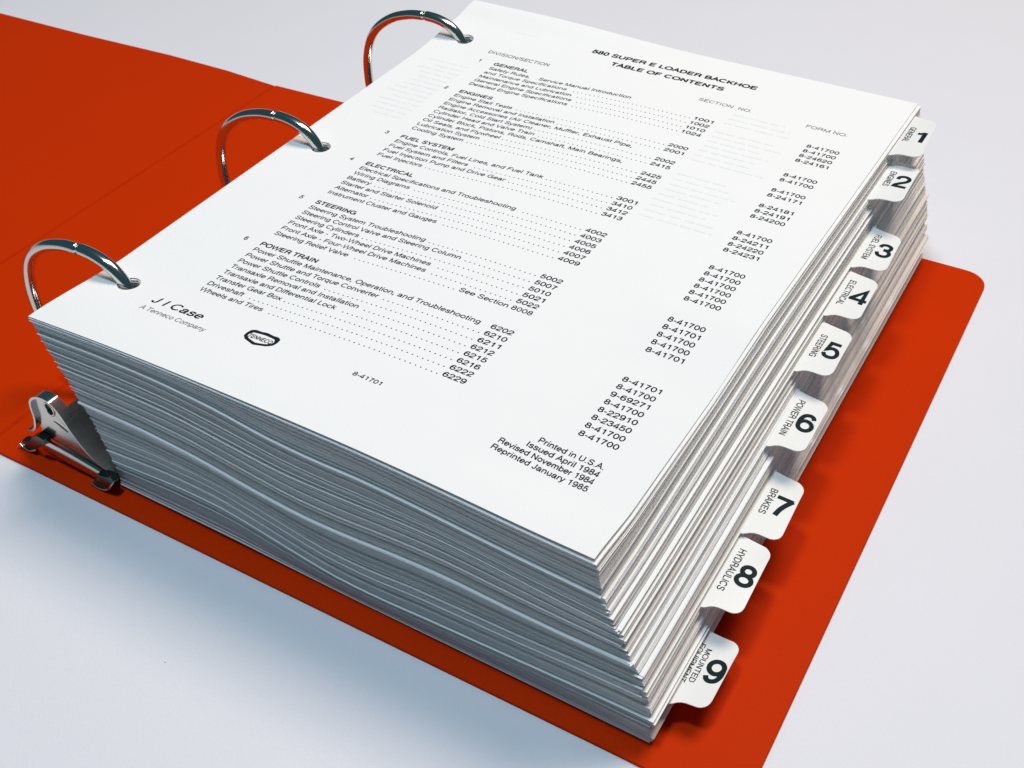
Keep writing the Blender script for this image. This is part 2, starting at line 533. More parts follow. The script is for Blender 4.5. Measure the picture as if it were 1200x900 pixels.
def foot(poly, y0, y1):
    """thick folded steel claw: outline in x-z with eased edges"""
    n = len(poly); c = (sum(p[0] for p in poly) / n, sum(p[1] for p in poly) / n)
    v = []; f = []
    for y, k in ((y0, .90), (y0 + .5, 1.0), (y1 - .5, 1.0), (y1, .90)):
        for a, b in poly: v.append((c[0] + (a - c[0]) * k, y, c[1] + (b - c[1]) * k))
    for r_ in range(3):
        for k in range(n):
            a = r_ * n + k; b = r_ * n + (k + 1) % n
            f.append((a, b, b + n, a + n))
    f.append(tuple(reversed(range(n)))); f.append(tuple(range(3 * n, 4 * n)))
    return link("foot", mesh("foot", v, f), lever, M_DARKSTEEL)
foot([(-30.2, -70.4), (-25.2, -71.7), (-18.5, -67.0), (-13.0, -62.6), (-12.6, -60.0), (-16.5, -59.4), (-21.0, -62.6), (-24.0, -66.6), (-28.6, -67.8)], -4.2, -1.0)
foot([(9.2, -71.4), (13.0, -71.9), (18.0, -70.6), (22.2, -64.6), (21.0, -62.2), (14.6, -63.6), (14.4, -66.8), (10.0, -69.4)], -5.2, -1.6)
tube("foot_rim", catmull([(-30.6, -4.4, -69.9), (-28.4, -4.5, -71.0), (-25.2, -4.5, -71.4), (-21.5, -4.2, -69.6)], 6), 0.42, M_STEEL, lever, 10)
tube("foot_rim", catmull([(8.9, -5.3, -71.0), (12.6, -5.5, -71.5), (17.2, -5.4, -70.4), (20.4, -5.0, -67.0), (22.0, -4.4, -64.2)], 6), 0.42, M_STEEL, lever, 10)

# ------------------------------------------------------------------ dividers
DZ = [-1.5, -7, -20.5, -22.5, -25.5, -34.8, -47.5, -49.3, -62]
TABY = [(271.2, 239.6), (243.4, 214.2), (214.3, 188.5), (185.5, 158.9), (155.7, 128.8), (127.1, 99.6), (99.4, 71.0), (69.1, 39.2), (38.8, 11.5)]
TABX = [(227.1, 229.1), (229.6, 230.8), (234.2, 235.4), (235.1, 235.9), (236.3, 237.0), (239.3, 239.8), (243.0, 244.4), (243.7, 244.9), (247.1, 247.5)]
TNAME = ["GENERAL", "ENGINES", "FUEL SYSTEM", "ELECTRICAL", "STEERING", "POWER TRAIN", "BRAKES", "HYDRAULICS", "MOUNTED|EQUIPMENT"]
# nominal s of the divider: the front-corner right side of the table is lower than s, so invert at the tab
def s_at(z, y):
    lo, hi = -72.0, 0.0
    for _ in range(40):
        m_ = (lo + hi) / 2
        if float(zfield(m_, np.array([216.]), np.array([y]))[0]) < z: lo = m_
        else: hi = m_
    return (lo + hi) / 2
DS = [s_at(DZ[i], (TABY[i][0] + TABY[i][1]) / 2) for i in range(9)]

# ------------------------------------------------------------------ writing: a plain grotesque alphabet drawn with strokes
def _arc(cx, cy, rx, ry, a0, a1, n=None):
    n = n or max(4, int(abs(a1 - a0) / 15))
    return [(cx + rx * math.cos(math.radians(a0 + (a1 - a0) * k / n)), cy + ry * math.sin(math.radians(a0 + (a1 - a0) * k / n))) for k in range(n + 1)]
def _sp(*p, n=4):
    p = [np.array(q, float) for q in p]
    q = [2 * p[0] - p[1]] + p + [2 * p[-1] - p[-2]]
    o = []
    for i in range(1, len(q) - 2):
        a, b, c, d = q[i - 1:i + 3]
        for k in range(n):
            t = k / n
            o.append(tuple(.5 * (2 * b + (c - a) * t + (2 * a - 5 * b + 4 * c - d) * t * t + (3 * b - a - 3 * c + d) * t ** 3)))
    return o + [tuple(p[-1])]
_C, _B, _X = .68, .04, .485
_S = lambda x0, x1: _sp(*[(x0 + (x1 - x0) * a, b) for a, b in [(.97, .53), (.84, .65), (.52, .685), (.18, .64), (.07, .52), (.2, .425), (.52, .375), (.86, .31), (1, .19), (.86, .07), (.5, .035), (.14, .08), (.0, .22)]])
_s = _sp((.42, .37), (.36, .465), (.25, .487), (.13, .455), (.09, .375), (.15, .305), (.26, .27), (.38, .235), (.43, .15), (.38, .06), (.25, .033), (.12, .06), (.06, .155))
GLYPH = {
 'A': (.667, [[(.035, 0), (.3335, .70), (.632, 0)], [(.14, .25), (.527, .25)]]),
 'B': (.667, [[(.12, 0), (.12, .72)], [(.12, _C), (.37, _C)] + _arc(.37, .528, .165, .152, 90, -90) + [(.12, .376)], [(.12, .376), (.39, .376)] + _arc(.39, .208, .195, .168, 90, -90) + [(.12, _B)]]),
 'C': (.722, [_arc(.375, .36, .305, .325, 38, 322, 22)]),
 'D': (.722, [[(.12, 0), (.12, .72)], [(.10, _C), (.33, _C)] + _arc(.33, .36, .31, .32, 90, -90, 14) + [(.10, _B)]]),
 'E': (.667, [[(.12, 0), (.12, .72)], [(.12, _C), (.61, _C)], [(.12, .375), (.57, .375)], [(.12, _B), (.62, _B)]]),
 'F': (.611, [[(.12, 0), (.12, .72)], [(.12, _C), (.58, _C)], [(.12, .36), (.52, .36)]]),
 'G': (.778, [_arc(.385, .36, .31, .325, 38, 318, 22) + [(.68, .14)], [(.41, .34), (.68, .34), (.68, 0)]]),
 'H': (.722, [[(.12, 0), (.12, .72)], [(.602, 0), (.602, .72)], [(.12, .38), (.602, .38)]]),
 'I': (.278, [[(.139, 0), (.139, .72)]]),
 'J': (.5, [[(.37, .72), (.37, .2)] + _arc(.215, .2, .155, .165, 0, -180)]),
 'K': (.667, [[(.12, 0), (.12, .72)], [(.60, .72), (.14, .27)], [(.27, .40), (.61, 0)]]),
 'L': (.556, [[(.12, 0), (.12, .72)], [(.12, _B), (.53, _B)]]),
 'M': (.833, [[(.11, 0), (.11, .70)], [(.723, 0), (.723, .70)], [(.12, .70), (.4165, .03), (.713, .70)]]),
 'N': (.722, [[(.12, 0), (.12, .72)], [(.602, 0), (.602, .72)], [(.13, .69), (.592, .03)]]),
 'O': (.778, [_arc(.389, .36, .32, .325, 0, 360, 28)]),
 'P': (.667, [[(.12, 0), (.12, .72)], [(.12, _C), (.39, _C)] + _arc(.39, .50, .195, .18, 90, -90) + [(.12, .32)]]),
 'Q': (.778, [_arc(.389, .36, .32, .325, 0, 360, 28), [(.45, .20), (.70, 0)]]),
 'R': (.722, [[(.12, 0), (.12, .72)], [(.12, _C), (.42, _C)] + _arc(.42, .515, .185, .165, 90, -90) + [(.12, .35)], _sp((.43, .35), (.55, .30), (.59, .17), (.61, .06), (.65, .0))]),
 'S': (.667, [_S(.085, .58)]),
 'T': (.611, [[(.02, _C), (.59, _C)], [(.3055, 0), (.3055, _C)]]),
 'U': (.722, [[(.115, .72), (.115, .25)] + _arc(.361, .25, .246, .215, 180, 360, 14) + [(.607, .72)]]),
 'V': (.667, [[(.035, .72), (.3335, .02), (.632, .72)]]),
 'W': (.944, [[(.035, .72), (.25, .02), (.472, .70), (.694, .02), (.909, .72)]]),
 'X': (.667, [[(.05, 0), (.61, .72)], [(.05, .72), (.62, 0)]]),
 'Y': (.667, [[(.035, .72), (.3335, .30), (.632, .72)], [(.3335, 0), (.3335, .32)]]),
 'Z': (.611, [[(.05, _C), (.54, _C), (.06, _B), (.57, _B)]]),
 'a': (.556, [_sp((.085, .36), (.14, .455), (.26, .487), (.38, .45), (.425, .36), (.425, .20), (.425, .09), (.46, .035), (.52, .035)), _sp((.425, .30), (.27, .27), (.12, .23), (.07, .14), (.12, .055), (.22, .03), (.35, .08), (.425, .19))]),
 'b': (.556, [[(.10, 0), (.10, .72)], _arc(.285, .26, .19, .225, 0, 360, 20)]),
 'c': (.5, [_arc(.265, .26, .205, .225, 40, 320, 16)]),
 'd': (.556, [[(.455, 0), (.455, .72)], _arc(.27, .26, .19, .225, 0, 360, 20)]),
 'e': (.556, [[(.075, .265), (.49, .265)] + _arc(.28, .26, .21, .225, 3, 318, 20)]),
 'f': (.278, [[(.12, 0), (.12, .57)] + _arc(.23, .57, .11, .115, 180, 90, 5) + [(.27, .685)], [(.01, .48), (.265, .48)]]),
 'g': (.556, [[(.45, .52), (.45, .0)] + _arc(.265, -.02, .185, .15, 0, -160, 10), _arc(.27, .27, .185, .215, 0, 360, 20)]),
 'h': (.556, [[(.10, 0), (.10, .72)], _sp((.10, .33), (.16, .44), (.28, .487), (.41, .44), (.455, .33)) + [(.455, 0)]]),
 'i': (.222, [[(.111, 0), (.111, .52)], [(.111, .63), (.111, .72)]]),
 'j': (.222, [[(.111, .52), (.111, -.06)] + _arc(.02, -.06, .09, .11, 0, -90, 5), [(.111, .63), (.111, .72)]]),
 'k': (.5, [[(.10, 0), (.10, .72)], [(.44, .52), (.12, .20)], [(.22, .30), (.47, 0)]]),
 'l': (.222, [[(.111, 0), (.111, .72)]]),
 'm': (.833, [[(.10, 0), (.10, .52)], _sp((.10, .34), (.16, .44), (.26, .487), (.37, .44), (.41, .34)) + [(.41, 0)], _sp((.41, .34), (.47, .44), (.57, .487), (.69, .44), (.73, .34)) + [(.73, 0)]]),
 'n': (.556, [[(.10, 0), (.10, .52)], _sp((.10, .33), (.16, .44), (.28, .487), (.41, .44), (.455, .33)) + [(.455, 0)]]),
 'o': (.556, [_arc(.278, .26, .21, .225, 0, 360, 20)]),
 'p': (.556, [[(.10, -.2), (.10, .52)], _arc(.285, .26, .19, .225, 0, 360, 20)]),
 'q': (.556, [[(.455, -.2), (.455, .52)], _arc(.27, .26, .19, .225, 0, 360, 20)]),
 'r': (.333, [[(.10, 0), (.10, .52)], _sp((.10, .30), (.15, .42), (.23, .475), (.32, .48))]),
 's': (.5, [_s]),
 't': (.278, [[(.13, .66), (.13, .12)] + _arc(.20, .12, .07, .085, 180, 270, 4) + [(.26, .035)], [(.02, .48), (.26, .48)]]),
 'u': (.556, [[(.455, 0), (.455, .52)], [(.10, .52), (.10, .19)] + _sp((.10, .19), (.15, .07), (.27, .033), (.39, .08), (.455, .19))]),
 'v': (.5, [[(.04, .52), (.25, .02), (.46, .52)]]),
 'w': (.722, [[(.04, .52), (.2, .02), (.361, .50), (.522, .02), (.682, .52)]]),
 'x': (.5, [[(.04, 0), (.45, .52)], [(.04, .52), (.46, 0)]]),
 'y': (.5, [[(.04, .52), (.25, .02)], _sp((.46, .52), (.27, .02), (.19, -.13), (.05, -.165))]),
 'z': (.5, [[(.05, .48), (.43, .48), (.06, _B), (.46, _B)]]),
 '0': (.556, [_arc(.278, .36, .2, .325, 0, 360, 24)]),
 '1': (.556, [[(.33, 0), (.33, .71)], _sp((.33, .67), (.27, .60), (.19, .565), (.12, .56))]),
 '2': (.556, [_sp((.085, .47), (.12, .62), (.28, .685), (.43, .62), (.46, .50), (.40, .38), (.24, .25), (.11, .13), (.08, _B)) + [(.49, _B)]]),
 '3': (.556, [_sp((.08, .50), (.13, .63), (.27, .685), (.41, .635), (.44, .52), (.38, .42), (.23, .39)), _sp((.23, .39), (.40, .36), (.475, .22), (.41, .085), (.27, .035), (.12, .08), (.06, .22))]),
 '4': (.556, [[(.38, 0), (.38, .69), (.07, .22), (.07, .19), (.51, .19)]]),
 '5': (.556, [[(.46, _C), (.16, _C), (.11, .355)] + _sp((.115, .36), (.25, .445), (.40, .41), (.475, .245), (.42, .09), (.27, .035), (.13, .075), (.065, .19))]),
 '6': (.556, [_sp((.44, .55), (.39, .65), (.28, .685), (.15, .62), (.085, .46), (.08, .26)), _arc(.28, .235, .195, .2, 0, 360, 20)]),
 '7': (.556, [[(.06, _C), (.485, _C)], _sp((.465, .70), (.36, .50), (.27, .27), (.22, 0))]),
 '8': (.556, [_arc(.278, .53, .165, .155, 0, 360, 18), _arc(.278, .205, .2, .17, 0, 360, 20)]),
 '9': (.556, [_sp((.11, .17), (.16, .07), (.27, .035), (.40, .10), (.465, .26), (.47, .46)), _arc(.272, .485, .195, .2, 0, 360, 20)]),
 '.': (.278, [[(.139, 0), (.139, .10)]]),
 ',': (.278, [[(.139, .10), (.139, .0), (.09, -.12)]]),
 '-': (.333, [[(.05, .27), (.29, .27)]]),
 '/': (.34, [[(.03, -.04), (.31, .75)]]),
 '(': (.333, [_arc(.42, .26, .30, .47, 128, 232, 8)]),
 ')': (.333, [_arc(-.09, .26, .30, .47, 52, -52, 8)]),
 ' ': (.278, []),
}
def _ribbon(pts, h, dot):
    p = [np.array(q, float) for q in pts]
    p = [q for i, q in enumerate(p) if i == 0 or np.hypot(*(q - p[i - 1])) > 1e-4]
    closed = len(p) > 3 and np.hypot(*(p[0] - p[-1])) < 1e-3
    if closed: p = p[:-1]
    n = len(p); L = []; R_ = []
    for i in range(n):
        a = p[i - 1] if (closed or i > 0) else None
        b = p[(i + 1) % n] if (closed or i < n - 1) else None
        d1 = (p[i] - a) / np.hypot(*(p[i] - a)) if a is not None else None
        d2 = (b - p[i]) / np.hypot(*(b - p[i])) if b is not None else None
        if d1 is None: d1 = d2
        if d2 is None: d2 = d1
        n1 = np.array([-d1[1], d1[0]]); n2 = np.array([-d2[1], d2[0]])
        m_ = n1 + n2; l = np.hypot(*m_)
        m_ = m_ / l if l > 1e-6 else n1
        k = 1 / max(.42, float(m_ @ n1))
        L.append(p[i] + m_ * h * k); R_.append(p[i] - m_ * h * k)
    v = L + R_
    f = [(i, i + n, (i + 1) % n + n, (i + 1) % n) for i in range(n if closed else n - 1)]
    return v, f
_cache = {}
def text_mesh(s, bold=0.0, space=1.0):
    """2-D lettering at em = 1: verts (x, y, layer), faces"""
    key = (s, bold, space)
    if key in _cache: return _cache[key]
    h = 0.044 + bold
    v = []; f = []; x = 0.0
    for ch in s:
        adv, strokes = GLYPH[ch]
        for q, st in enumerate(strokes):
            a, b = _ribbon(st, h * (1.15 if ch in '.,' or (ch in 'ij' and q == 1) else 1), ch)
            n0 = len(v)
            v += [(x + c[0], c[1], q) for c in a]
            f += [tuple(n0 + i for i in g) for g in b]
        x += adv * space + bold * 0.5
    _cache[key] = (np.array(v), f)
    return _cache[key]

def lettering(name, s, x, y, size, surf, m, parent, align='L', width=None, bold=0.012, rot=0, space=1.0, lift=0.05, xscale=1.0, shear=0.0):
    """flat print laid on surf(x, y) -> (X, Y, Z); y is the middle of the capitals"""
    v, f = text_mesh(s, bold, space)
    lay = v[:, 2]
    v = v[:, :2].copy()
    x0, x1 = v[:, 0].min(), v[:, 0].max()
    k = xscale
    if width: k = width / size / (x1 - x0)
    v[:, 0] = (v[:, 0] - x0) * k * size
    w = (x1 - x0) * k * size
    v[:, 1] = (v[:, 1] - 0.36) * size
    v[:, 0] += shear * v[:, 1]
    if align == 'R': v[:, 0] -= w
    if align == 'C': v[:, 0] -= w / 2
    c, s_ = math.cos(rot), math.sin(rot)
    X = x + v[:, 0] * c - v[:, 1] * s_
    Y = y + v[:, 0] * s_ + v[:, 1] * c
    px, py, pz = surf(X, Y)
    o = link(name, mesh(name, np.stack([px, py, pz + lift + 0.003 * lay], 1), f), parent, m)
    return o, w

# the printed page on top
PXS = sorted(set(list(np.arange(0, 8, 2.5)) + [10.2, 19.2] + list(np.arange(22, 216, 3.0)) + [216]))
PYS = sorted(set(list(np.arange(0, 26, 3.0)) + [27.2, 36.2] + list(np.arange(39, 134, 4.0)) + [135.2, 144.2] + list(np.arange(148, 242, 4.0)) + [243.2, 252.2] + list(np.arange(255, 279, 3.0)) + [279.4]))
pm, pp = sheet_template(PXS, PYS, 24, "contents_page", M_PAPER, True)
fill_sheet(pm, pp, 0.0, 0.0, 0.0, 0.1)
page = link("contents_page", pm)
props(page, "topmost white page printed with the table of contents", "page")
def page_surf(X, Y):
    return X, Y, zfield(0.0, X, Y)

def row_y(r_): return 226.6 - 4.01 * (r_ - 2)
LEFT = 38.7
CONT = [
 (0, "H", "GENERAL", "1"), (1, "T", "Safety Rules,", None), (2, "E", "and Torque Specifications", "1001"), (3, "E", "Maintenance and Lubrication", "1002"),
 (4, "E", "General Engine Specifications", "1010"), (5, "E", "Detailed Engine Specifications", "1024"),
 (7, "H", "ENGINES", "2"), (8, "E", "Engine Stall Tests", "2000"), (9, "E", "Engine Removal and Installation", "2001"),
 (10, "T", "Engine Accessories (Air Cleaner, Muffler, Exhaust Pipe,", None), (11, "E", "Radiator, Cold Start System)", "2002"), (12, "E", "Cylinder Head and Valve Train", "2415"),
 (13, "T", "Cylinder Block, Pistons, Rods, Camshaft, Main Bearings,", None), (14, "E", "Oil Seals, and Flywheel", "2425"), (15, "E", "Lubrication System", "2445"), (16, "E", "Cooling System", "2455"),
 (18, "H", "FUEL SYSTEM", "3"), (19, "E", "Engine Controls, Fuel Lines, and Fuel Tank", "3001"), (20, "E", "Fuel System and Filters", "3410"),
 (21, "E", "Fuel Injection Pump and Drive Gear", "3412"), (22, "E", "Fuel Injectors", "3413"),
 (24, "H", "ELECTRICAL", "4"), (25, "E", "Electrical Specifications and Troubleshooting", "4002"), (26, "E", "Wiring Diagrams", "4003"), (27, "E", "Battery", "4005"),
 (28, "E", "Starter and Starter Solenoid", "4006"), (29, "E", "Alternator", "4007"), (30, "E", "Instrument Cluster and Gauges", "4009"),
 (32, "H", "STEERING", "5"), (33, "E", "Steering System Troubleshooting", "5002"), (34, "E", "Steering Control Valve and Steering Column", "5007"), (35, "E", "Steering Cylinders", "5010"),
 (36, "E", "Front Axle - Two-Wheel Drive Machines", "5021"), (37, "E", "Front Axle - Four-Wheel Drive Machines", "5022"), (38, "S", "Steering Relief Valve", "See Section 8008"),
 (40, "H", "POWER TRAIN", "6"), (41, "E", "Power Shuttle Maintenance, Operation, and Troubleshooting", "6202"), (42, "E", "Power Shuttle and Torque Converter", "6210"),
 (43, "E", "Power Shuttle Controls", "6211"), (44, "E", "Transaxle Removal and Installation", "6212"), (45, "E", "Transaxle and Differential Lock", "6215"),
 (46, "E", "Transfer Gear Box", "6216"), (47, "E", "Driveshaft", "6222"), (48, "E", "Wheels and Tires", "6229"),
]
FORMS = {2: "8-41700", 3: "8-41700", 4: "8-24620", 5: "8-24161", 8: "8-41700", 9: "8-41700", 11: "8-41700", 12: "8-24171", 14: "8-24181", 15: "8-24191", 16: "8-24200",
 19: "8-41700", 20: "8-24211", 21: "8-24220", 22: "8-24231", 25: "8-41700", 26: "8-41700", 27: "8-41700", 28: "8-41700", 29: "8-41700", 30: "8-41700",
 33: "8-41700", 34: "8-41701", 35: "8-41700", 36: "8-41700", 37: "8-41701", 41: "8-41701", 42: "8-41700", 43: "9-69271", 44: "8-41700", 45: "8-22910", 46: "8-23450", 47: "8-41700", 48: "8-41700"}
SZ = 3.15
_v, _f = text_mesh("Power Shuttle Maintenance, Operation, and Troubleshooting", 0.012, 1.0)
XSC = 97.4 / SZ / (_v[:, 0].max() - _v[:, 0].min())
def dots(x0, x1, y):
    n = int((x1 - x0) / 2.0)
    if n < 1: return
    v = []; f = []
    for k in range(n + 1):
        cx = x1 - k * 2.0
        b0 = len(v)
        for q in range(7):
            a = q * 2 * math.pi / 7
            X = cx + 0.27 * math.cos(a); Y = y - 1.0 + 0.27 * math.sin(a)
            v.append((X, Y, float(zfield(0.0, np.array([X]), np.array([Y]))[0]) + 0.05))
        f.append(tuple(range(b0, b0 + 7)))
    link("dot_leader", mesh("dot_leader", v, f), page, M_INK)
for (rw, kind, s, num) in CONT:
    y = row_y(rw)
    if kind == "H":
        lettering("section_heading", s, LEFT, y, SZ, page_surf, M_INK, page, bold=0.034, xscale=XSC * 1.02)
        lettering("division_number", num, 30.8, y, SZ * .95, page_surf, M_INK, page, bold=0.02)
        continue
    o, w = lettering("contents_entry", s, LEFT, y, SZ, page_surf, M_INK, page, xscale=XSC)
    if kind == "T":
        if rw == 1: lettering("contents_entry", "Service Manual Introduction", 64.5, y, SZ, page_surf, M_INK, page, xscale=XSC)
        continue
    if kind == "S":
        _, w2 = lettering("section_number", num, 148.6, y, SZ, page_surf, M_INK, page, align='R', xscale=XSC)
        dots(LEFT + w + 1.8, 148.6 - w2 - 2.0, y)
    else:
        lettering("section_number", num, 148.6, y, SZ, page_surf, M_INK, page, align='R', width=8.4, bold=0.02)
        dots(LEFT + w + 1.8, 138.4, y)
for rw, s in FORMS.items():
    lettering("form_number", s, 188.2, row_y(rw), SZ, page_surf, M_INK, page, width=13.2, bold=0.02)
lettering("title_line", "580 SUPER E LOADER BACKHOE", 113.6, 261.6, 4.0, page_surf, M_INK, page, align='C', width=78.6, bold=0.045)
lettering("title_line", "TABLE OF CONTENTS", 114.2, 254.6, 4.0, page_surf, M_INK, page, align='C', width=53.6, bold=0.045)
lettering("column_heading", "DIVISION/SECTION", 31.0, 242.8, SZ, page_surf, M_INKG, page, width=31.6, bold=0.008)
lettering("column_heading", "SECTION  NO.", 135.2, 242.2, SZ, page_surf, M_INKG, page, width=23.4, bold=0.0)
lettering("column_heading", "FORM NO.", 182.6, 241.2, SZ, page_surf, M_INKG, page, width=16.9, bold=0.0)
lettering("company_name", "J I Case", 29.9, 28.8, 5.0, page_surf, M_INK, page, width=22.8, bold=0.02, shear=0.12)
lettering("company_line", "A Tenneco Company", 29.6, 23.0, 3.2, page_surf, M_INKG, page, width=29.4, bold=0.0)
lettering("form_code", "8-41701", 116.0, 28.1, 2.6, page_surf, M_INK, page, width=10.8, bold=0.016)
for k, (s, w) in enumerate([("Printed in U.S.A.", 21.6), ("Issued April 1984", 23.6), ("Revised November 1984", 31.2), ("Reprinted January 1985", 31.6)]):
    lettering("imprint_line", s, 201.6, 33.0 - 3.35 * k, 3.1, page_surf, M_INK, page, align='R', width=w, bold=0.022)

# the shield emblem
def flat_poly(name, pts, m, parent, lift, hole=None):
    pts = [Vector((a, b)) for a, b in pts]
    if hole is None:
        X = np.array([p.x for p in pts]); Y = np.array([p.y for p in pts])
        x, y, z = page_surf(X, Y)
        return link(name, mesh(name, np.stack([x, y, z + lift], 1), [tuple(range(len(pts)))]), parent, m)
    n = 48
    a = resample([tuple(p) for p in pts], n); b = resample(hole, n)
    k0 = min(range(n), key=lambda k: (b[k] - a[0]).length)
    b = b[k0:] + b[:k0]
    X = np.array([p.x for p in a + b]); Y = np.array([p.y for p in a + b])
    x, y, z = page_surf(X, Y)
    return link(name, mesh(name, np.stack([x, y, z + lift], 1), [(k, (k + 1) % n, n + (k + 1) % n, n + k) for k in range(n)]), parent, m)
cx, cy = 78.2, 28.2
sh_o = [(-6.2, -1.2), (-6.5, 0.6), (-6.2, 2.6), (-4.8, 3.4), (-2.6, 3.3), (0, 3.75), (2.6, 3.3), (4.8, 3.4), (6.2, 2.6), (6.5, 0.6), (6.2, -1.2), (4.6, -2.6), (2.0, -3.4), (0, -4.0), (-2.0, -3.4), (-4.6, -2.6)]
sh_i = [(a * .93, b * .92) for a, b in [(-5.5, -0.6), (-5.6, 0.6), (-4.8, 1.9), (-2.6, 2.2), (0, 2.4), (2.6, 2.2), (4.8, 1.9), (5.6, 0.6), (5.5, -0.6), (4.0, -1.8), (1.8, -2.5), (0, -2.9), (-1.8, -2.5), (-4.0, -1.8)]]
flat_poly("emblem", [(cx + a, cy + b) for a, b in reversed(sh_o)], M_INK, page, 0.05, [(cx + a, cy + b) for a, b in reversed(sh_i)])
lettering("emblem_lettering", "TENNECO", cx, cy - 0.1, 2.6, page_surf, M_INK, page, align='C', width=9.8, bold=0.03, shear=0.0)

# faint print showing through from the back of the page
v = []; f = []
def ghost(x0, x1, y):
    x = x0
    while x < x1:
        w = random.uniform(3, 9)
        xe = min(x + w, x1)
        n = 3
        for k in range(n):
            a = x + (xe - x) * k / n; b = x + (xe - x) * (k + 1) / n
            b0 = len(v)
            for X, Y in ((a, y), (b, y), (b, y + 1.1), (a, y + 1.1)):
                v.append((X, Y, float(zfield(0.0, np.array([X]), np.array([Y]))[0]) + 0.04))
            f.append((b0, b0 + 1, b0 + 2, b0 + 3))
        x = xe + random.uniform(.8, 1.6)
for k in range(22):
    y = 236 - k * 4.0
    if k in (3, 11, 12): continue
    ghost(152 + random.uniform(0, 1), 181 + random.uniform(-9, 3) - k * 0.1, y)
for k in range(14):
    ghost(8 + random.uniform(0, 8), 30, 226 - k * 4.0)
ghost(34, 46, 262)
props(link("show_through", mesh("show_through", v, f), page, M_GHOST), kind="stuff")

# ------------------------------------------------------------------ dividers with tabs
def make_divider(i):
    s = DS[i]
    me, pts = sheet_template(XS, YS, 8, "index_divider", M_CARD)
    fill_sheet(me, pts, s, 0.4, 0.0, 0.22, wx=1.003)
    o = link("index_divider", me)
    yt, yb = TABY[i]
    xo_t, xo_b = TABX[i]
    def edge(y): return 216.95 + xshift(s, y)
    # outline: s-curved shoulders and rounded outer corners, as strips running outward
    stations = [(-3.0, 3.2), (0.0, 3.1), (0.8, 2.9), (1.6, 2.2), (2.6, 1.1), (3.8, 0.35), (5.2, 0.0), (7.0, -0.05), (9.0, -0.1), (10.0, -0.45), (10.9, -1.1), (11.5, -1.9), (11.85, -2.8), (12.0, -3.9)]
    v = []; ny = 12
    TW = {}
    full = 12.0
    def tabz(X, Y):
        e = edge(Y)
        X = np.asarray(X, float); Y = np.asarray(Y, float)
        zz = zfield(s, np.full_like(X, 216.), Y)
        t = np.clip((X - edge(Y)) / full, 0, 1.2)
        bend = [0.3, 0.4, -0.3, -0.2, -0.3, -0.5, -0.6, -0.4, 1.4][i]
        lip_ = 0.9 * np.exp(-((Y - yt) / 5.0) ** 2) * t * (-1.0)
        return zz + bend * t ** 1.6 + lip_
    for (u, flare) in stations:
        if u < 0: flare = 3.2
        y0 = yb - (flare * 0.8 if flare > 0 else flare); y1 = yt + (flare * 0.12 if flare > 0 else flare)
        for k in range(ny + 1):
            y = y0 + (y1 - y0) * k / ny
            tt = (y - yb) / (yt - yb)
            outer = xo_b + (xo_t - xo_b) * tt
            e = edge(y)
            X = float(e + (outer - e) * (u / full))
            v.append((X, y))
    v = np.array(v)
    z = tabz(v[:, 0], v[:, 1])
    top = np.column_stack([v, z + 0.03]); bot = np.column_stack([v, z - 0.25])
    n = len(v); ns = len(stations)
    f = []
    for a in range(ns - 1):
        for k in range(ny):
            q = (a * (ny + 1) + k, (a + 1) * (ny + 1) + k, (a + 1) * (ny + 1) + k + 1, a * (ny + 1) + k + 1)
            f.append(q); f.append(tuple(x + n for x in reversed(q)))
    loop = [k for k in range(ny + 1)] + [a * (ny + 1) + ny for a in range(1, ns)] + [(ns - 1) * (ny + 1) + k for k in range(ny - 1, -1, -1)] + [a * (ny + 1) for a in range(ns - 2, 0, -1)]
    for k in range(len(loop)):
        a, b = loop[k], loop[(k + 1) % len(loop)]
        f.append((a, b, b + n, a + n))
    tm = mesh("tab", np.vstack([top, bot]), f, True)
    tm.set_sharp_from_angle(angle=math.radians(50))
    t = link("tab", tm, o, M_TAB)
    def tab_surf(X, Y):
        return X, Y, tabz(X, Y)
    ym = (yt + yb) / 2
    e = float(edge(ym))
    xo_m = (xo_t + xo_b) / 2
    ncx = e + (xo_m - e) * (0.66 if i < 8 else 0.70)
    lettering("tab_number", str(i + 1), ncx, ym + 0.3, 12.0, tab_surf, M_TINK, o, align='C', bold=0.024, lift=0.09, width=[3.6, 6.0, 6.0, 6.4, 6.0, 6.2, 6.0, 6.2, 6.2][i])
    names = TNAME[i].split("|")
    L = {"GENERAL": 12.5, "ENGINES": 11.5, "FUEL SYSTEM": 17.5, "ELECTRICAL": 16.0, "STEERING": 13.2, "POWER TRAIN": 19.0, "BRAKES": 12.2, "HYDRAULICS": 18.6, "MOUNTED": 13.6, "EQUIPMENT": 15.8}
    for q, nm in enumerate(names):
        off = 0.235 if len(names) == 1 else (0.28, 0.06)[q]
        xx = e + (xo_m - e) * off
        ys_ = ym + L[nm] / 2 + 0.6
        lettering("tab_title", nm, xx, ys_, 3.2 if len(names) == 1 else 2.5, tab_surf, M_TINK, o, width=L[nm], bold=0.012, rot=-math.pi / 2, lift=0.09)
    nl = TNAME[i].replace("|", " ")
    props(o, "white index divider whose tab is printed %d %s" % (i + 1, nl), "divider", "numbered index dividers in the stack")
    return o
for i in range(9): make_divider(i)

# ------------------------------------------------------------------ the paper sheets
N = 620
w = np.exp(rng.normal(0, 0.18, N))
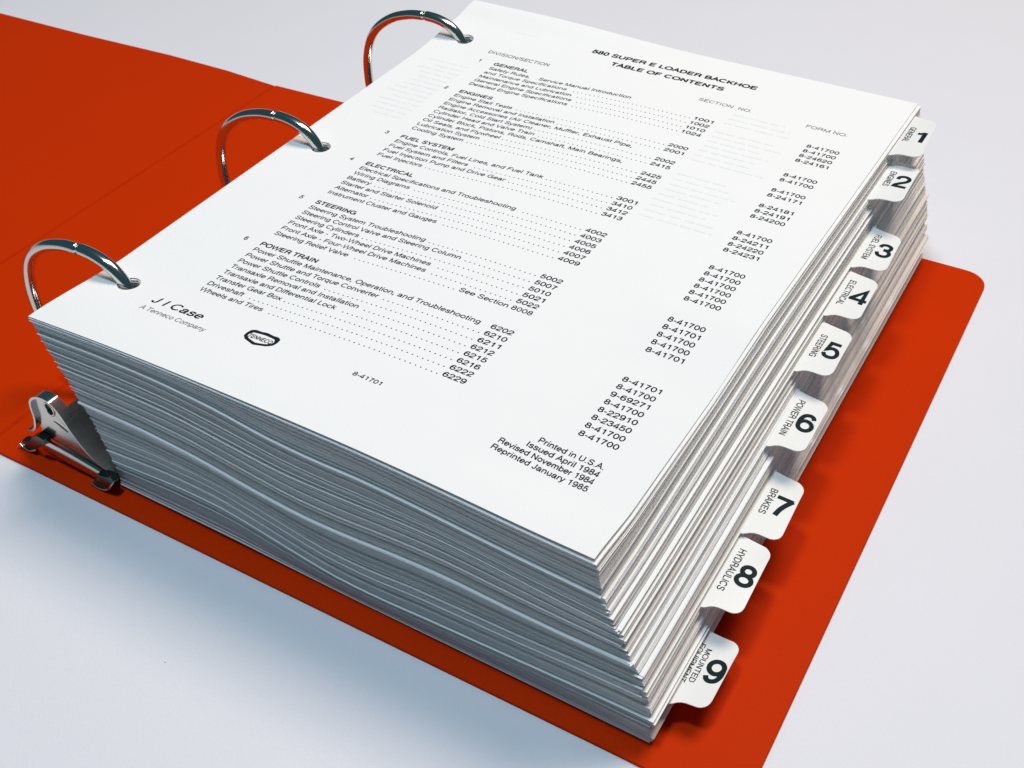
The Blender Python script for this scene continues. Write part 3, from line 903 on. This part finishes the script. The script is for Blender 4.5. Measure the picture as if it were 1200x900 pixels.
# bundles: sheets that were squared up together, with a little air under each
jx = np.zeros(N); jy = np.zeros(N); sk = np.zeros(N); jr = np.zeros(N); tone = np.zeros(N); wa = np.zeros(N); wf = np.zeros(N); wp = np.zeros(N)
k = 0
while k < N:
    L_ = int(rng.choice([1, 2, 4, 7, 11, 16, 22], p=[.14, .12, .14, .17, .17, .15, .11]))
    jx[k:k + L_] = rng.normal(0, 0.05); jr[k:k + L_] = rng.normal(0, 0.50); jy[k:k + L_] = rng.normal(0, 0.09); sk[k:k + L_] = rng.normal(0, 0.25)
    tone[k:k + L_] = np.clip(rng.normal(0.36, 0.10), 0.05, 0.9)
    if rng.random() < 0.36: w[k] += rng.uniform(0.4, 1.8)
    wa[k:k + L_] = abs(rng.normal(0, 0.16)); wf[k:k + L_] = rng.uniform(0.8, 2.6); wp[k:k + L_] = rng.random()
    k += L_
cum = np.cumsum(w); cum = cum / cum[-1]
S_ALL = -71.6 + cum * (71.6 - 0.5)
jx += rng.normal(0, 0.02, N); jy += rng.normal(0, 0.05, N); jr += rng.normal(0, 0.07, N)
tone = np.clip(tone + rng.normal(0, 0.10, N), 0, 1)
single = rng.random(N) < 0.05
jr[single] += rng.uniform(0.3, 0.9, single.sum()); jy[single] -= rng.uniform(0.25, 0.6, single.sum()); tone[single] = 0.95  # lone protruding sheets, caught light painted in as near-white edges
# a few proud bundles: caught light painted as whiter edges, gap shade above as darker
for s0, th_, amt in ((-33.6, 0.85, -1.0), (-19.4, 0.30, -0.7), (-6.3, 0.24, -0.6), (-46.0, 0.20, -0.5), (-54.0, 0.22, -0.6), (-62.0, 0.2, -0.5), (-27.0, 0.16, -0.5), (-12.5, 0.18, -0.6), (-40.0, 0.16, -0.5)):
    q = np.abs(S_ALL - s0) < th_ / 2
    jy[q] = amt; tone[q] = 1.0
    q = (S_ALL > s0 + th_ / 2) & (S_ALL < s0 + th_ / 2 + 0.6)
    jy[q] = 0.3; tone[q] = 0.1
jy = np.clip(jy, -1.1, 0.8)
q = S_ALL > -0.75
jy[q] = -0.25; jr[q] = 0.7; sk[q] = 0.55; tone[q] = 0.5; wa[q] = 0
wa[S_ALL > -3] = 0; wa[S_ALL < -70.5] = 0; wa = np.clip(wa, 0, 0.3)
bounds = sorted(DS, reverse=True)
TT = ["GENERAL", "ENGINES", "FUEL SYSTEM", "ELECTRICAL", "STEERING", "POWER TRAIN", "BRAKES", "HYDRAULICS", "MOUNTED EQUIPMENT"]
SECN = ["thin white sheet between the contents page and the GENERAL tab"] + \
       ["thin white sheet in the stack between the %s and %s tabs" % (TT[k], TT[k + 1]) for k in range(8)] + \
       ["thin white sheet at the bottom of the stack, below the MOUNTED EQUIPMENT tab"]
# the 285 sheets whose edges show largest stand alone, the rest are one mass
gapw = np.r_[w[1:], 1.0] / w.mean() + 2.0 * np.maximum(0, jr) + 2.0 * np.maximum(0, -jy)
order = np.argsort(-gapw)
alone = set(order[:285].tolist())
rest_v = []; n_s = len(SHEET_P)
rest = []
for i in range(N):
    s = float(S_ALL[i])
    if min(abs(s - d) for d in DS) < 0.10: s += 0.2
    if i in alone:
        me = SHEET_T.copy()
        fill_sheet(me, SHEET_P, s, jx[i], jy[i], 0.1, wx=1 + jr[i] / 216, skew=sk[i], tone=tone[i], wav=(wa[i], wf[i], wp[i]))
        o = bpy.data.objects.new("paper_sheet", me)
        COL.objects.link(o)
        sec = sum(1 for b in bounds if s < b)
        props(o, SECN[sec], "paper sheet", SECN[sec].replace("white sheet", "white sheets"))
    else:
        rest.append((s, jx[i], jy[i], sk[i], jr[i], tone[i], (wa[i], wf[i], wp[i])))
# one joined mesh for the remaining sheets
base_faces = [tuple(p.vertices) for p in SHEET_T.polygons]
mi0 = np.array([p.material_index for p in SHEET_T.polygons])
vn = len(SHEET_T.vertices)
lt = np.array([len(f_) for f_ in base_faces]); li = np.concatenate([np.array(f_) for f_ in base_faces])
big = bpy.data.meshes.new("remaining_sheets")
R_ = len(rest)
big.vertices.add(vn * R_); big.loops.add(len(li) * R_); big.polygons.add(len(lt) * R_)
co = np.empty((R_, vn * 3), np.float32)
tmp = SHEET_T.copy()
for k, (s, a, b, c, d, e, g_) in enumerate(rest):
    fill_sheet(tmp, SHEET_P, s, a, b, 0.1, wx=1 + d / 216, skew=c, tone=e, wav=g_)
    tmp.vertices.foreach_get("co", co[k])
bpy.data.meshes.remove(tmp)
big.vertices.foreach_set("co", co.ravel())
big.loops.foreach_set("vertex_index", (li[None, :] + (np.arange(R_) * vn)[:, None]).ravel().astype(np.int32))
ls = np.concatenate([[0], np.cumsum(np.tile(lt, R_))[:-1]]).astype(np.int32)
big.polygons.foreach_set("loop_start", ls)
big.materials.append(M_PAPER); big.materials.append(M_EDGE)
big.polygons.foreach_set("material_index", np.tile(mi0, R_).astype(np.int32))
big.update(calc_edges=True); big.validate()
_a = big.attributes.new("tone", 'FLOAT', 'POINT')
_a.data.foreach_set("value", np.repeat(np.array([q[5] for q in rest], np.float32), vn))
o = bpy.data.objects.new("remaining_sheets", big)
COL.objects.link(o)
props(o, "mass of thin white sheets that fills the rest of the thick stack", "paper stack", kind="stuff")
